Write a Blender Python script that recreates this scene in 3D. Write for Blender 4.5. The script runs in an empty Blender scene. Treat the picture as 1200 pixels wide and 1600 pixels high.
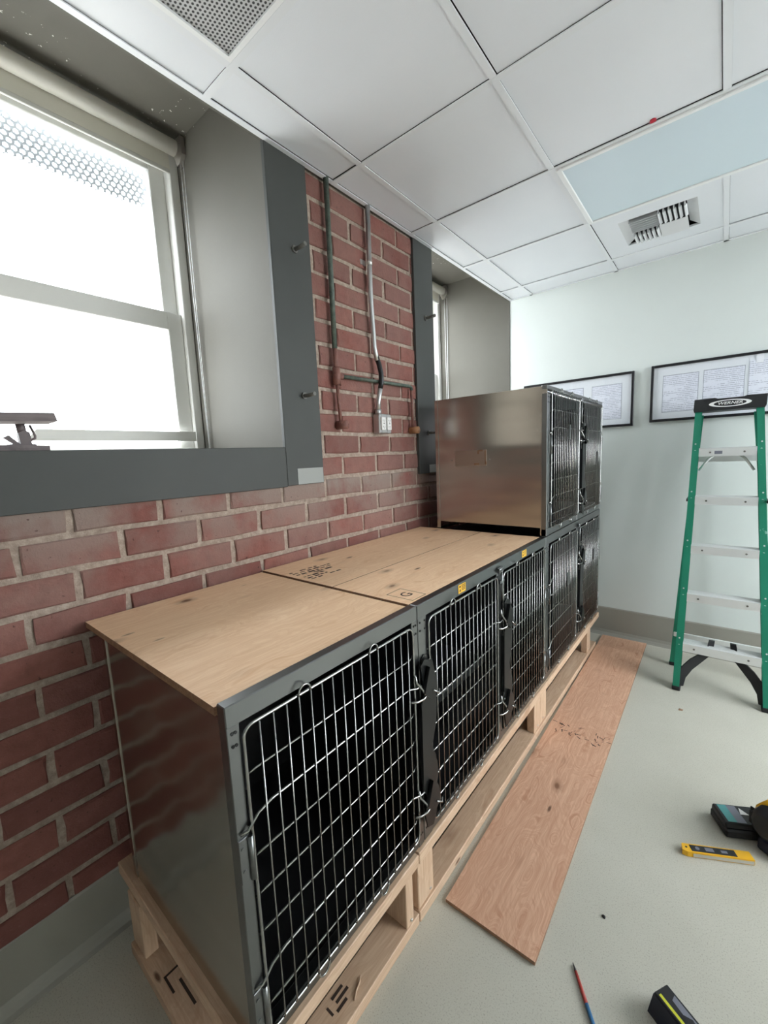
import bpy, bmesh, math, random
from mathutils import Vector, Matrix
random.seed(7)
R = math.radians
S = bpy.context.scene
C = S.collection

# ------------------------------------------------------------------ camera
CAMPOS = Vector((1.471, 0.218, 1.488))
YAW, PITCH, ROLL, FPX = R(-39.35), R(-7.58), R(-2.49), 649.23
def camera():
    f = Vector((math.sin(YAW)*math.cos(PITCH), math.cos(YAW)*math.cos(PITCH), math.sin(PITCH)))
    r = Vector((math.cos(YAW), -math.sin(YAW), 0)); u = r.cross(f)
    r2 = math.cos(ROLL)*r + math.sin(ROLL)*u
    u2 = -math.sin(ROLL)*r + math.cos(ROLL)*u
    cd = bpy.data.cameras.new('camera'); co = bpy.data.objects.new('camera', cd); C.objects.link(co)
    m = Matrix((r2, u2, -f)).transposed().to_4x4(); m.translation = CAMPOS
    co.matrix_world = m
    cd.sensor_fit = 'VERTICAL'; cd.sensor_height = 32; cd.sensor_width = 24
    cd.lens = FPX/1600*32; cd.clip_start = 0.02
    S.camera = co
camera()

# ------------------------------------------------------------------ world, sun, exposure
S.view_settings.view_transform = 'Standard'; S.view_settings.look = 'None'
S.view_settings.gamma = 1.0; S.view_settings.use_curve_mapping = False
S.view_settings.exposure = 0.15
W = bpy.data.worlds.new('sky'); S.world = W; W.use_nodes = True
bg = W.node_tree.nodes['Background']; bg.inputs[0].default_value = (0.90, 0.96, 1.0, 1); bg.inputs[1].default_value = 13.0
SUNDIR = Vector((-0.833, 0.4186, 0.3617))
sl = bpy.data.lights.new('sun', 'SUN'); sl.energy = 24; sl.angle = R(0.6); sl.color = (1.0, 0.975, 0.94)
so = bpy.data.objects.new('sun', sl); C.objects.link(so)
so.rotation_euler = SUNDIR.to_track_quat('Z', 'Y').to_euler(); so.location = (-6, 3, 5)
# openings of the two windows along the left wall (y0, y1); light sampling portals stand in them
WIN = [(0.13, 1.355), (2.555, 3.781)]
SILL, SOFF, DEP = 1.545, 3.025, 0.66
for y0, y1 in WIN:
    pl = bpy.data.lights.new('window_portal', 'AREA'); pl.shape = 'RECTANGLE'
    pl.size = SOFF-SILL; pl.size_y = y1-y0; pl.cycles.is_portal = True
    po = bpy.data.objects.new('window_portal', pl); C.objects.link(po)
    po.location = (-0.86, (y0+y1)/2, (SILL+SOFF)/2); po.rotation_euler = (0, R(-90), 0)

# unseen glazed opening, added in the wall opposite for daylight fill
RW = (1.80, 3.60, 0.70, 2.65)
pl = bpy.data.lights.new('window_portal', 'AREA'); pl.shape = 'RECTANGLE'; pl.size = RW[3]-RW[2]; pl.size_y = RW[1]-RW[0]; pl.cycles.is_portal = True
po = bpy.data.objects.new('window_portal', pl); C.objects.link(po); po.location = (3.75, (RW[0]+RW[1])/2, (RW[2]+RW[3])/2); po.rotation_euler = (0, R(90), 0)

# ------------------------------------------------------------------ mesh helpers
class MB:
    def __init__(s): s.bm = bmesh.new()
    def box(s, x0, x1, y0, y1, z0, z1, bev=0, seg=1):
        vs = [s.bm.verts.new((x, y, z)) for x in (x0, x1) for y in (y0, y1) for z in (z0, z1)]
        fs = [s.bm.faces.new([vs[i] for i in q]) for q in ((0,1,3,2),(4,6,7,5),(0,4,5,1),(2,3,7,6),(0,2,6,4),(1,5,7,3))]
        if bev:
            es = list({e for f in fs for e in f.edges})
            bmesh.ops.bevel(s.bm, geom=es, offset=bev, segments=seg, affect='EDGES', profile=0.5)
        return s
    def quad(s, *ps):
        s.bm.faces.new([s.bm.verts.new(p) for p in ps]); return s
    def prism(s, pts, vec, smooth=False):
        # closed polygon of 3-D points extruded by vec
        a = [s.bm.verts.new(p) for p in pts]; v = Vector(vec)
        b = [s.bm.verts.new(Vector(p)+v) for p in pts]; n = len(pts)
        s.bm.faces.new(a[::-1]); s.bm.faces.new(b)
        for i in range(n):
            f = s.bm.faces.new((a[i], a[(i+1) % n], b[(i+1) % n], b[i])); f.smooth = smooth
        return s
    def loft(s, secs, smooth=False, caps=True):
        rings = [[s.bm.verts.new(p) for p in sec] for sec in secs]; n = len(secs[0])
        for a, b in zip(rings, rings[1:]):
            for i in range(n):
                f = s.bm.faces.new((a[i], a[(i+1) % n], b[(i+1) % n], b[i])); f.smooth = smooth
        if caps: s.bm.faces.new(rings[0][::-1]); s.bm.faces.new(rings[-1])
        return s
    def tube(s, pts, r, n=8, closed=False, caps=True):
        P = [Vector(p) for p in pts]; m = len(P); rings = []
        rr = r if isinstance(r, (list, tuple)) else [r]*m
        t0 = (P[1]-P[0]).normalized()
        ref = Vector((0, 0, 1)) if abs(t0.z) < .9 else Vector((1, 0, 0))
        u = t0.cross(ref).normalized()
        for i in range(m):
            if closed: t = (P[(i+1) % m]-P[i-1]).normalized()
            else: t = ((P[min(i+1, m-1)]-P[i]).normalized()+(P[i]-P[max(i-1, 0)]).normalized()).normalized()
            u = (u - t*u.dot(t)).normalized(); w = t.cross(u)
            rings.append([s.bm.verts.new(P[i]+(u*math.cos(2*math.pi*k/n)+w*math.sin(2*math.pi*k/n))*rr[i]) for k in range(n)])
        for i in range(m if closed else m-1):
            a, b = rings[i], rings[(i+1) % m]
            for k in range(n):
                f = s.bm.faces.new((a[k], a[(k+1) % n], b[(k+1) % n], b[k])); f.smooth = True
        if caps and not closed:
            s.bm.faces.new(rings[0][::-1]); s.bm.faces.new(rings[-1])
        return s
    def cyl(s, p, q, r, n=16): return s.tube([p, q], r, n)
    def xf(s, m):
        bmesh.ops.transform(s.bm, matrix=m, verts=s.bm.verts); return s

WO = {}
def wo(o): return WO.get(o.name, Vector((0, 0, 0)))
def setp(o, parent, loc):
    WO[o.name] = Vector(loc)
    o.location = Vector(loc) - (wo(parent) if parent else Vector((0, 0, 0)))
    if parent: o.parent = parent
def link(o):
    C.objects.link(o); return o
def obj(name, mb, mat, parent=None, origin=None, label=None):
    bm = mb.bm
    bmesh.ops.recalc_face_normals(bm, faces=bm.faces)
    if origin is None:
        if parent: origin = wo(parent)
        else:
            xs = [v.co for v in bm.verts]
            lo = [min(c[i] for c in xs) for i in range(3)]; hi = [max(c[i] for c in xs) for i in range(3)]
            origin = Vector(((lo[0]+hi[0])/2, (lo[1]+hi[1])/2, lo[2]))
    origin = Vector(origin)
    bmesh.ops.translate(bm, verts=bm.verts, vec=-origin)
    me = bpy.data.meshes.new(name); bm.to_mesh(me); bm.free()
    if mat: me.materials.append(mat)
    o = link(bpy.data.objects.new(name, me)); setp(o, parent, origin)
    if label: o['label'] = label
    return o
def inst(src, name, parent, loc):
    o = link(bpy.data.objects.new(name, src.data)); setp(o, parent, loc); return o
def mobj(name, me, parent, loc):
    o = link(bpy.data.objects.new(name, me)); setp(o, parent, loc); return o
def tag(o, label, cat=None, group=None, kind=None):
    o['label'] = label
    if cat: o['category'] = cat
    if group: o['group'] = group
    if kind: o['kind'] = kind
    return o
def thing(name, loc, label, cat, group=None):
    o = link(bpy.data.objects.new(name, None)); o.empty_display_size = .05; setp(o, None, loc)
    return tag(o, label, cat, group)
def struct(o, label): return tag(o, label, kind='structure')
def textmesh(txt, size, shear=0, bold=0):
    cu = bpy.data.curves.new('t', 'FONT'); cu.body = txt; cu.size = size; cu.shear = shear; cu.offset = bold
    cu.align_x = 'CENTER'; cu.align_y = 'CENTER'; cu.extrude = 0.0004; cu.resolution_u = 3
    to = link(bpy.data.objects.new('t', cu)); dg = bpy.context.evaluated_depsgraph_get()
    me = bpy.data.meshes.new_from_object(to.evaluated_get(dg)); bpy.data.objects.remove(to); bpy.data.curves.remove(cu)
    mb = MB(); mb.bm.from_mesh(me); bpy.data.meshes.remove(me); return mb

# ------------------------------------------------------------------ materials
def sr(r, g, b):
    f = lambda c: (c/255/12.92) if c/255 <= .04045 else ((c/255+.055)/1.055)**2.4
    return (f(r), f(g), f(b), 1)
class Mt:
    def __init__(s, name, col=(.5, .5, .5, 1), rough=.5, metal=0, spec=.5):
        s.m = bpy.data.materials.new(name); s.m.use_nodes = True; s.t = s.m.node_tree
        s.b = s.t.nodes['Principled BSDF']
        s.b.inputs['Base Color'].default_value = col; s.b.inputs['Roughness'].default_value = rough
        s.b.inputs['Metallic'].default_value = metal; s.b.inputs['Specular IOR Level'].default_value = spec
    def n(s, typ, **kw):
        nd = s.t.nodes.new(typ)
        for k, v in kw.items():
            if k.startswith('_'): setattr(nd, k[1:], v)
            else:
                key = int(k[1:]) if k[0] == 'i' and k[1:].isdigit() else k.replace('__', ' ')
                if hasattr(v, 'is_linked') or isinstance(v, bpy.types.NodeSocket): s.t.links.new(v, nd.inputs[key])
                else: nd.inputs[key].default_value = v
        return nd
    def lk(s, a, b): s.t.links.new(a, b)
    def pos(s): return s.n('ShaderNodeNewGeometry').outputs['Position']
    def oc(s): return s.n('ShaderNodeTexCoord').outputs['Object']
    def map(s, v, scale=(1, 1, 1), loc=(0, 0, 0), rot=(0, 0, 0)):
        return s.n('ShaderNodeMapping', Vector=v, Scale=scale, Location=loc, Rotation=rot).outputs[0]
    def noise(s, v, scale=5, detail=3, rough=.5, dist=0):
        return s.n('ShaderNodeTexNoise', Vector=v, Scale=scale, Detail=detail, Roughness=rough, Distortion=dist).outputs[0]
    def ramp(s, fac, stops):
        r = s.n('ShaderNodeValToRGB', Fac=fac); e = r.color_ramp.elements
        while len(e) < len(stops): e.new(.5)
        for el, (p, c) in zip(e, stops):
            el.position = p; el.color = c if len(c) == 4 else (*c, 1)
        return r.outputs[0]
    def math(s, op, a, b=0.0, clamp=False):
        nd = s.t.nodes.new('ShaderNodeMath'); nd.operation = op; nd.use_clamp = clamp
        for i, v in enumerate((a, b)):
            if isinstance(v, bpy.types.NodeSocket): s.lk(v, nd.inputs[i])
            else: nd.inputs[i].default_value = v
        return nd.outputs[0]
    def mix(s, fac, a, b, blend='MIX'):
        nd = s.t.nodes.new('ShaderNodeMix'); nd.data_type = 'RGBA'; nd.blend_type = blend
        for i, v in ((0, fac), (6, a), (7, b)):
            if isinstance(v, bpy.types.NodeSocket): s.lk(v, nd.inputs[i])
            else: nd.inputs[i].default_value = v
        return nd.outputs[2]
    def col(s, v): s.lk(v, s.b.inputs['Base Color']); return s
    def rough(s, v): s.lk(v, s.b.inputs['Roughness']); return s
    def bump(s, h, strength=.3, dist=.01):
        nd = s.n('ShaderNodeBump', Height=h, Strength=strength, Distance=dist); s.lk(nd.outputs[0], s.b.inputs['Normal']); return s
    def xyz(s, v): return s.n('ShaderNodeSeparateXYZ', Vector=v).outputs

def g(v): return (v, v, v, 1)
def m_brick():
    m = Mt('red_brick', rough=.85); p = m.pos(); rnd = m.n('ShaderNodeObjectInfo').outputs['Random']
    base = m.ramp(rnd, [(0, sr(122, 76, 69)), (.35, sr(134, 84, 76)), (.7, sr(144, 91, 81)), (1, sr(130, 86, 79))])
    n1 = m.noise(p, 22, 4, .6)
    c = m.mix(m.ramp(n1, [(.35, g(0)), (.75, g(.55))]), base, sr(104, 58, 50))
    n2 = m.noise(m.map(p, (1, 14, 40)), 6, 4, .7)
    c = m.mix(m.ramp(n2, [(.60, g(0)), (.8, g(.45))]), c, sr(176, 150, 138))
    # old grey mortar smear and dust, thickest in the courses under the sill
    z = m.xyz(p)[2]
    band = m.math('MULTIPLY', m.ramp(m.n('ShaderNodeMapRange', Value=z, i1=.95, i2=1.40).outputs[0], [(0, g(0)), (.55, g(.45)), (.98, g(1)), (1, g(.25))]), m.ramp(m.noise(p, 3.2, 4, .65), [(.34, g(0)), (.54, g(1))]))
    c = m.mix(m.math('MULTIPLY', band, .9), c, sr(146, 132, 123))
    n3 = m.noise(p, 60, 2, .5)
    c = m.mix(m.ramp(n3, [(.70, g(0)), (.76, g(.8))]), c, sr(70, 40, 36))
    m.col(c); m.bump(m.noise(p, 90, 4, .65), .5, .006); return m.m
def m_mortar():
    m = Mt('mortar', rough=.95); p = m.pos()
    c = m.ramp(m.noise(p, 45, 4, .7), [(.25, sr(136, 120, 108)), (.55, sr(176, 158, 144)), (.8, sr(200, 186, 174))])
    m.col(c); m.bump(m.noise(p, 120, 4, .7), .8, .006); return m.m
def m_paint(name, col, rough=.5, var=.06, bs=.08, scale=3):
    m = Mt(name, col, rough); p = m.pos()
    c = m.mix(m.ramp(m.noise(p, scale, 4, .6), [(.3, g(0)), (.8, g(1))]), col, (col[0]*(1-var*2), col[1]*(1-var*2), col[2]*(1-var*2), 1))
    m.col(c); m.bump(m.noise(p, 160, 2, .5), bs, .002); return m.m
def m_reveal():
    m = Mt('reveal_paint', rough=.68, spec=.3); p = m.pos(); base = sr(99, 97, 90)
    c = m.mix(m.ramp(m.noise(p, 2.2, 4, .6), [(.35, g(0)), (.75, g(.5))]), base, sr(90, 87, 79))
    # flecks where the paint has chipped to the white plaster
    v = m.noise(p, 42, 3, .6); big = m.noise(p, 2.6, 1, .5)
    c = m.mix(m.math('MULTIPLY', m.ramp(v, [(.66, g(0)), (.68, g(1))]), m.math('MULTIPLY', m.ramp(big, [(.50, g(0)), (.54, g(1))]), m.math('GREATER_THAN', m.xyz(p)[2], 3.018))), c, sr(205, 203, 196))
    m.col(c); m.bump(m.noise(p, 60, 3, .6), .12, .003); return m.m
def m_steel(name, col=(.60, .585, .56, 1), rough=.24, wav=.05, grain=(1, 1, 60)):
    m = Mt(name, col, rough, 1.0); p = m.oc()
    n = m.noise(m.map(p, grain), 40, 3, .6)
    m.rough(m.n('ShaderNodeMapRange', Value=n, i3=rough-.03, i4=rough+.05).outputs[0])
    if wav:
        n2 = m.noise(m.map(p, (.55, .55, 3.0)), 2.4, 1, .4)
        m.bump(n2, wav, .05)
    return m.m
def m_wood(name, light, dark, axis=1, ring=1.0, knots=True, rough=.62, knotcol=None, knotscale=3.0):
    m = Mt(name, rough=rough); p = m.oc()
    sc = [15, 15, 15]; sc[axis] = 1.1
    warp = m.noise(m.map(p, [2.6 if i != axis else 1.2 for i in range(3)]), 1.6, 3, .5)
    vec = m.n('ShaderNodeVectorMath', i0=m.map(p, sc), i1=m.n('ShaderNodeVectorMath', _operation='SCALE', i0=warp, Scale=9.0*ring).outputs[0]).outputs[0]
    n1 = m.noise(vec, 1.0, 4, .55)
    sf = [70, 70, 70]; sf[axis] = 2.2
    n2 = m.noise(m.map(p, sf), 2.2, 3, .65)
    c = m.mix(m.ramp(n1, [(.34, g(0)), (.50, g(.55)), (.56, g(.1)), (.70, g(1))]), light, dark)
    c = m.mix(m.ramp(n2, [(.42, g(0)), (.72, g(.7))]), c, dark)
    if knots:
        kc = knotcol or sr(112, 72, 46)
        sk = [knotscale*1.55]*3; sk[axis] = knotscale*.95
        w = m.n('ShaderNodeVectorMath', i0=m.map(p, sk), i1=m.n('ShaderNodeVectorMath', _operation='SCALE', i0=warp, Scale=.5).outputs[0]).outputs[0]
        vo = m.n('ShaderNodeTexVoronoi', Vector=w, Scale=1.0, Randomness=1.0)
        k = m.ramp(vo.outputs['Distance'], [(.0, g(1)), (.06, g(.85)), (.10, g(.3)), (.20, g(0))])
        on = m.ramp(m.xyz(vo.outputs['Color'])[0], [(.25, g(0)), (.3, g(1))])
        c = m.mix(m.math('MULTIPLY', k, on), c, kc)
        sk2 = [14]*3; sk2[axis] = 4.5
        v2 = m.n('ShaderNodeTexVoronoi', Vector=m.map(p, sk2), Scale=1.0)
        k2 = m.math('MULTIPLY', m.ramp(v2.outputs['Distance'], [(.05, g(.9)), (.11, g(0))]), m.ramp(m.xyz(v2.outputs['Color'])[1], [(.66, g(0)), (.70, g(1))]))
        c = m.mix(k2, c, sr(92, 60, 40))
    m.col(c); m.bump(n2, .12, .003); return m.m
def m_floor():
    m = Mt('epoxy_floor', rough=.42); p = m.pos()
    c = m.ramp(m.noise(p, 1.6, 4, .6), [(.3, sr(186, 183, 170)), (.7, sr(198, 195, 183))])
    c = m.mix(m.ramp(m.noise(p, 260, 2, .6), [(.56, g(0)), (.68, g(.55))]), c, sr(132, 126, 112))
    c = m.mix(m.ramp(m.noise(p, 330, 2, .6), [(.60, g(0)), (.70, g(.5))]), c, sr(206, 204, 196))
    c = m.mix(m.ramp(m.noise(p, 7, 5, .7), [(.66, g(0)), (.74, g(.45))]), c, sr(196, 194, 184))
    v = m.n('ShaderNodeTexVoronoi', Vector=m.map(p, (2.3, 2.3, .001), (.31, .77, 0)), Scale=1.0)
    k = m.math('MULTIPLY', m.ramp(v.outputs['Distance'], [(.008, g(1)), (.018, g(0))]), m.ramp(m.xyz(v.outputs['Color'])[0], [(.4, g(0)), (.42, g(1))]))
    c = m.mix(k, c, sr(70, 60, 50))
    m.col(c); m.bump(m.noise(p, 220, 2, .6), .12, .002)
    m.rough(m.n('ShaderNodeMapRange', Value=m.noise(p, 3, 3, .5), i3=.36, i4=.55).outputs[0]); return m.m
def m_tile():
    m = Mt('vinyl_ceiling_tile', sr(226, 227, 228), .34, 0, .35); p = m.pos()
    c = m.mix(m.ramp(m.noise(p, 1.3, 3, .5), [(.3, g(0)), (.7, g(1))]), sr(228, 232, 238), sr(236, 239, 244))
    m.col(c); m.bump(m.noise(p, 240, 2, .6), .10, .002); return m.m
def m_perf():
    m = Mt('perforated_grille', rough=.5); p = m.oc()
    s = m.xyz(m.map(p, (1/.0125, 1/.0108, 1)))
    row = m.math('FLOOR', s[1]); off = m.math('MULTIPLY', m.math('MODULO', row, 2.0), .5)
    fx = m.math('SUBTRACT', m.math('FRACT', m.math('ADD', m.math('ADD', s[0], off), 100.0)), .5)
    fy = m.math('SUBTRACT', m.math('FRACT', m.math('ADD', s[1], 100.0)), .5)
    d = m.math('SQRT', m.math('ADD', m.math('MULTIPLY', fx, fx), m.math('MULTIPLY', fy, fy)))
    m.col(m.ramp(d, [(.28, sr(58, 58, 60)), (.36, sr(196, 197, 198))])); return m.m
def m_doc():
    m = Mt('printed_page', rough=.6); p = m.oc(); s = m.xyz(p)
    ln = m.math('FRACT', m.math('ADD', m.math('MULTIPLY', s[2], 84.0), 50.0))
    line = m.ramp(ln, [(.30, g(1)), (.42, g(0)), (.95, g(0)), (1, g(1))])
    row = m.math('FLOOR', m.math('ADD', m.math('MULTIPLY', s[2], 84.0), 50.0))
    cmb = m.n('ShaderNodeCombineXYZ', X=m.math('MULTIPLY', s[0], 130.0), Y=m.math('MULTIPLY', row, 7.3)).outputs[0]
    wd = m.ramp(m.noise(cmb, 1, 2, .6), [(.40, g(0)), (.5, g(1))])
    cm2 = m.n('ShaderNodeCombineXYZ', X=m.math('MULTIPLY', s[0], 9.0), Y=m.math('MULTIPLY', row, .37)).outputs[0]
    par = m.ramp(m.noise(cm2, 1, 1, .5), [(.36, g(0)), (.42, g(1))])
    k = m.math('MULTIPLY', m.math('MULTIPLY', line, wd), par)
    m.col(m.mix(m.math('MULTIPLY', k, .55), sr(228, 231, 242), sr(110, 114, 136))); return m.m
def m_glass(name, gloss=.03, tint=(1, 1, 1, 1)):
    m = bpy.data.materials.new(name); m.use_nodes = True; t = m.node_tree; t.nodes.clear()
    o = t.nodes.new('ShaderNodeOutputMaterial'); tr = t.nodes.new('ShaderNodeBsdfTransparent'); gl = t.nodes.new('ShaderNodeBsdfGlossy')
    tr.inputs[0].default_value = tint; gl.inputs['Roughness'].default_value = .02
    mx = t.nodes.new('ShaderNodeMixShader'); mx.inputs[0].default_value = gloss
    t.links.new(tr.outputs[0], mx.inputs[1]); t.links.new(gl.outputs[0], mx.inputs[2]); t.links.new(mx.outputs[0], o.inputs[0]); return m
def m_fabric():
    m = bpy.data.materials.new('shade_fabric'); m.use_nodes = True; t = m.node_tree; t.nodes.clear()
    o = t.nodes.new('ShaderNodeOutputMaterial'); d = t.nodes.new('ShaderNodeBsdfDiffuse'); tl = t.nodes.new('ShaderNodeBsdfTranslucent')
    d.inputs[0].default_value = sr(232, 230, 222); tl.inputs[0].default_value = sr(232, 228, 214)
    mx = t.nodes.new('ShaderNodeMixShader'); mx.inputs[0].default_value = .22
    t.links.new(d.outputs[0], mx.inputs[1]); t.links.new(tl.outputs[0], mx.inputs[2]); t.links.new(mx.outputs[0], o.inputs[0]); return m
def plain(name, col, rough=.5, metal=0, spec=.5): return Mt(name, col, rough, metal, spec).m
def m_green():
    m = Mt('green_fibreglass', rough=.38); p = m.oc()
    c = m.mix(m.ramp(m.noise(p, 4, 3, .5), [(.3, g(0)), (.7, g(1))]), sr(22, 118, 92), sr(28, 130, 102))
    c = m.mix(m.ramp(m.noise(p, 26, 4, .7), [(.68, g(0)), (.71, g(.75))]), c, sr(150, 190, 176))
    m.col(c); return m.m
def m_pipe(name, a, b, metal=0):
    m = Mt(name, rough=.55, metal=metal); p = m.pos()
    m.col(m.ramp(m.noise(p, 30, 4, .7), [(.35, a), (.65, b)])); return m.m

M = dict(
 brick=m_brick(), mortar=m_mortar(), reveal=m_reveal(),
 casing=m_paint('casing_paint', sr(66, 68, 66), .6, .05, .06, 5), casing_patch=plain('casing_patch', sr(150, 152, 148), .45),
 wall=m_paint('wall_paint', sr(216, 222, 219), .45, .02, .05), base=m_paint('cove_base', sr(152, 149, 140), .5, .05, .1),
 floor=m_floor(), tile=m_tile(), tee=plain('grid_white', sr(232, 235, 239), .4), perf=m_perf(),
 winframe=m_paint('window_white', sr(226, 226, 222), .5, .03), glass=m_glass('window_glass'), fabric=m_fabric(),
 steel=m_steel('brushed_stainless', (.47, .44, .40, 1), .19, .16), frame=m_steel('frame_stainless', (.21, .215, .215, 1), .30, .02), wire=m_steel('door_wire_steel', (.40, .40, .39, 1), .22, 0),
 plate=m_steel('label_plate_steel', (.42, .36, .31, 1), .36, 0), dark=m_steel('latch_steel', (.050, .052, .054, 1), .34, 0), inner_shadow=m_steel('shaded_steel', (.10, .10, .105, 1), .4, 0),  # cage interiors: same stainless, with their shade put into the colour
 ply=m_wood('plywood_tan', sr(253, 218, 182), sr(234, 190, 148), 1, 1.0, knotscale=4.2), plyred=m_wood('plywood_reddish', sr(222, 180, 152), sr(190, 140, 112), 1, 2.2, knotscale=3.6),
 plyedge=m_wood('plywood_edge', sr(168, 128, 98), sr(122, 88, 66), 1, .4, False),
 lumx=m_wood('lumber_x', sr(216, 188, 160), sr(186, 150, 122), 0, .6), lumy=m_wood('lumber_y', sr(216, 188, 160), sr(186, 150, 122), 1, .6),
 lumz=m_wood('lumber_z', sr(216, 188, 160), sr(186, 150, 122), 2, .6), ink=plain('black_ink', sr(58, 44, 36), .8),
 green=m_green(), alu=plain('ladder_aluminium', (.80, .81, .81, 1), .42, .55), blk=plain('black_plastic', sr(30, 31, 34), .45), blkr=plain('black_rubber', sr(22, 22, 26), .6),
 white=plain('white_print', sr(235, 236, 236), .4), pframe=plain('black_picture_frame', sr(24, 24, 28), .35), mat=plain('picture_mat', sr(226, 230, 236), .7), doc=m_doc(), matcut=plain('mat_bevel', sr(150, 156, 168), .7), tape=plain('clear_tape', sr(236, 238, 244), .3),
 pglass=m_glass('picture_glass'), lens=plain('acrylic_lens', sr(212, 227, 236), .22, 0, .6), lframe=plain('fixture_steel_white', sr(240, 242, 243), .3), red=plain('red_sticker', sr(200, 40, 60), .5),
 ventw=plain('vent_white', sr(222, 224, 226), .4), ventd=plain('duct_dark', sr(40, 42, 46), .7),
 patina=m_pipe('green_painted_pipe', sr(60, 74, 66), sr(96, 106, 96)), rust=m_pipe('brown_painted_pipe', sr(112, 72, 66), sr(140, 98, 86)), emt=m_steel('galvanised_conduit', (.66, .66, .66, 1), .34, 0), etape=plain('black_tape', sr(28, 28, 30), .4), tan=m_pipe('tan_stub', sr(168, 122, 84), sr(146, 102, 70)),
 outlet=plain('outlet_white', sr(232, 230, 228), .4), boxst=m_steel('outlet_box_steel', (.6, .6, .6, 1), .4, 0), slot=plain('slot_black', sr(30, 28, 28), .6),
 bolt=m_pipe('bolt_steel', sr(128, 126, 120), sr(96, 95, 92), .3), yellow=plain('tool_yellow', sr(238, 180, 34), .4), sticker=plain('warning_yellow', sr(230, 176, 40), .5), lime=plain('lime_stripe', sr(206, 206, 50), .4), navy=plain('navy_plastic', sr(20, 24, 44), .4), teal=plain('teal_print', sr(80, 150, 150), .5), grayp=plain('grey_print', sr(120, 122, 134), .5),
 redp=plain('red_lacquer', sr(176, 66, 60), .4), bluep=plain('blue_lacquer', sr(64, 120, 168), .4), graphite=plain('graphite', sr(60, 56, 56), .5),
 board=m_wood('grey_board', sr(128, 116, 116), sr(100, 90, 90), 1, .6, False), clampm=plain('clamp_zinc', sr(104, 94, 94), .5, .2), nickel=m_steel('nickel', (.7, .68, .66, 1), .3, 0), ground=plain('worn_paving', sr(150, 149, 146), .9), residue=plain('glue_residue', sr(150, 118, 92), .5),
 meshw=plain('perforated_screen_metal', sr(206, 214, 222), .6), bead=plain('bead_chain', sr(244, 246, 248), .4),
)

# ================================================================== THE SETTING
XR, YB, YF, H = 3.6, -2.6, 3.781, 2.733
fl = obj('floor', MB().box(-.03, XR, YB, YF, -.12, 0), M['floor']); struct(fl, 'speckled grey-beige epoxy floor of the room')
gr = obj('outdoor_ground', MB().box(-30, 34, -25, 30, -.8, -.7), M['ground']); struct(gr, 'grey paved ground outside the windows')

# --- left brick wall: backing with two openings, then each brick
mb = MB(); XB = -.007
ys = sorted(WIN); prev = YB
for y0, y1 in ys:
    y0 -= .012; y1 += .012
    if y0 > prev: mb.box(-.72, XB, prev, y0, -.1, 3.3)
    mb.box(-.72, XB, y0, y1, -.1, SILL-.002); mb.box(-.72, XB, y0, y1, SOFF+.012, 3.3); prev = y1
mb.box(-.72, XB, prev, YF+.3, -.1, 3.3)
wl = obj('wall_left', mb, M['mortar'], origin=(0, 0, 0)); struct(wl, 'red brick wall with pale mortar and deep window recesses')
PZ, PY, BH, BL = .1027, .2545, .0825, .2360
def brick_mesh(w, h, k):
    rg = random.Random(k); d = .05; c = .004; j = lambda a: rg.uniform(-a, a)
    mbb = MB(); bm = mbb.bm
    def ring(x, ins, a):
        return [bm.verts.new((x+j(.0012), sy*(w/2-ins)+j(a), sz*(h/2-ins)+j(a))) for sy, sz in ((-1,-1),(0,-1.02),(1,-1),(1,0),(1,1),(0,1.01),(-1,1),(-1,0))]
    def ring2(x, ins, a):
        out = []
        for sy, sz in ((-1,-1),(0,-1),(1,-1),(1,0),(1,1),(0,1),(-1,1),(-1,0)):
            out.append(bm.verts.new((x+j(.0010), sy*(w/2-ins)+j(a), sz*(h/2-ins)+j(a))))
        return out
    a = ring2(-d, 0, 0); b = ring2(-.004, 0, .0034); f = ring2(0, c, .003)
    for p, q in ((a, b), (b, f)):
        for i in range(8): bm.faces.new((p[i], p[(i+1) % 8], q[(i+1) % 8], q[i]))
    ctr = bm.verts.new((.0015, 0, 0))
    for i in range(8): bm.faces.new((f[i], f[(i+1) % 8], ctr))
    bmesh.ops.recalc_face_normals(bm, faces=bm.faces)
    me = bpy.data.meshes.new('brick'); bm.to_mesh(me); bm.free(); me.materials.append(M['brick']); return me
BV = [brick_mesh(BL, BH, k) for k in range(7)]
def blocked(z):   # y ranges taken by window openings at height z (the casing overlaps the edges)
    return [(a-.05, b+.05) for a, b in WIN] if z > SILL-.05 else []
BY0 = -.42
for k in range(-13, 13):
    z0 = 1.505+k*PZ; zc = z0+PZ/2; top = zc+BH/2; bot = zc-BH/2
    if bot > H-.02: break
    hh, zz = BH, zc
    if top > H+.03: hh = H+.03-bot; zz = bot+hh/2
    ph = 1.839+PY/2+(0 if k % 2 == 0 else PY/2)
    n0 = int(math.floor((BY0-ph)/PY))
    for n in range(n0, n0+22):
        yc = ph+n*PY; a, b = yc-BL/2, yc+BL/2
        if a < BY0-.1: continue
        b = min(b, YF-.002)
        segs = [(a, b)]
        for u, v in blocked(zc):
            ns = []
            for s, e in segs:
                if e <= u or s >= v: ns.append((s, e)); continue
                if s < u: ns.append((s, u))
                if e > v: ns.append((v, e))
            segs = ns
        for s, e in segs:
            if e-s < .03: continue
            full = abs(e-s-BL) < 1e-6 and hh == BH
            me = BV[random.randrange(7)] if full else brick_mesh(e-s, hh, random.randrange(999))
            mobj('brick', me, wl, (random.uniform(-.0015, .0015), (s+e)/2, zz))

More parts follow.
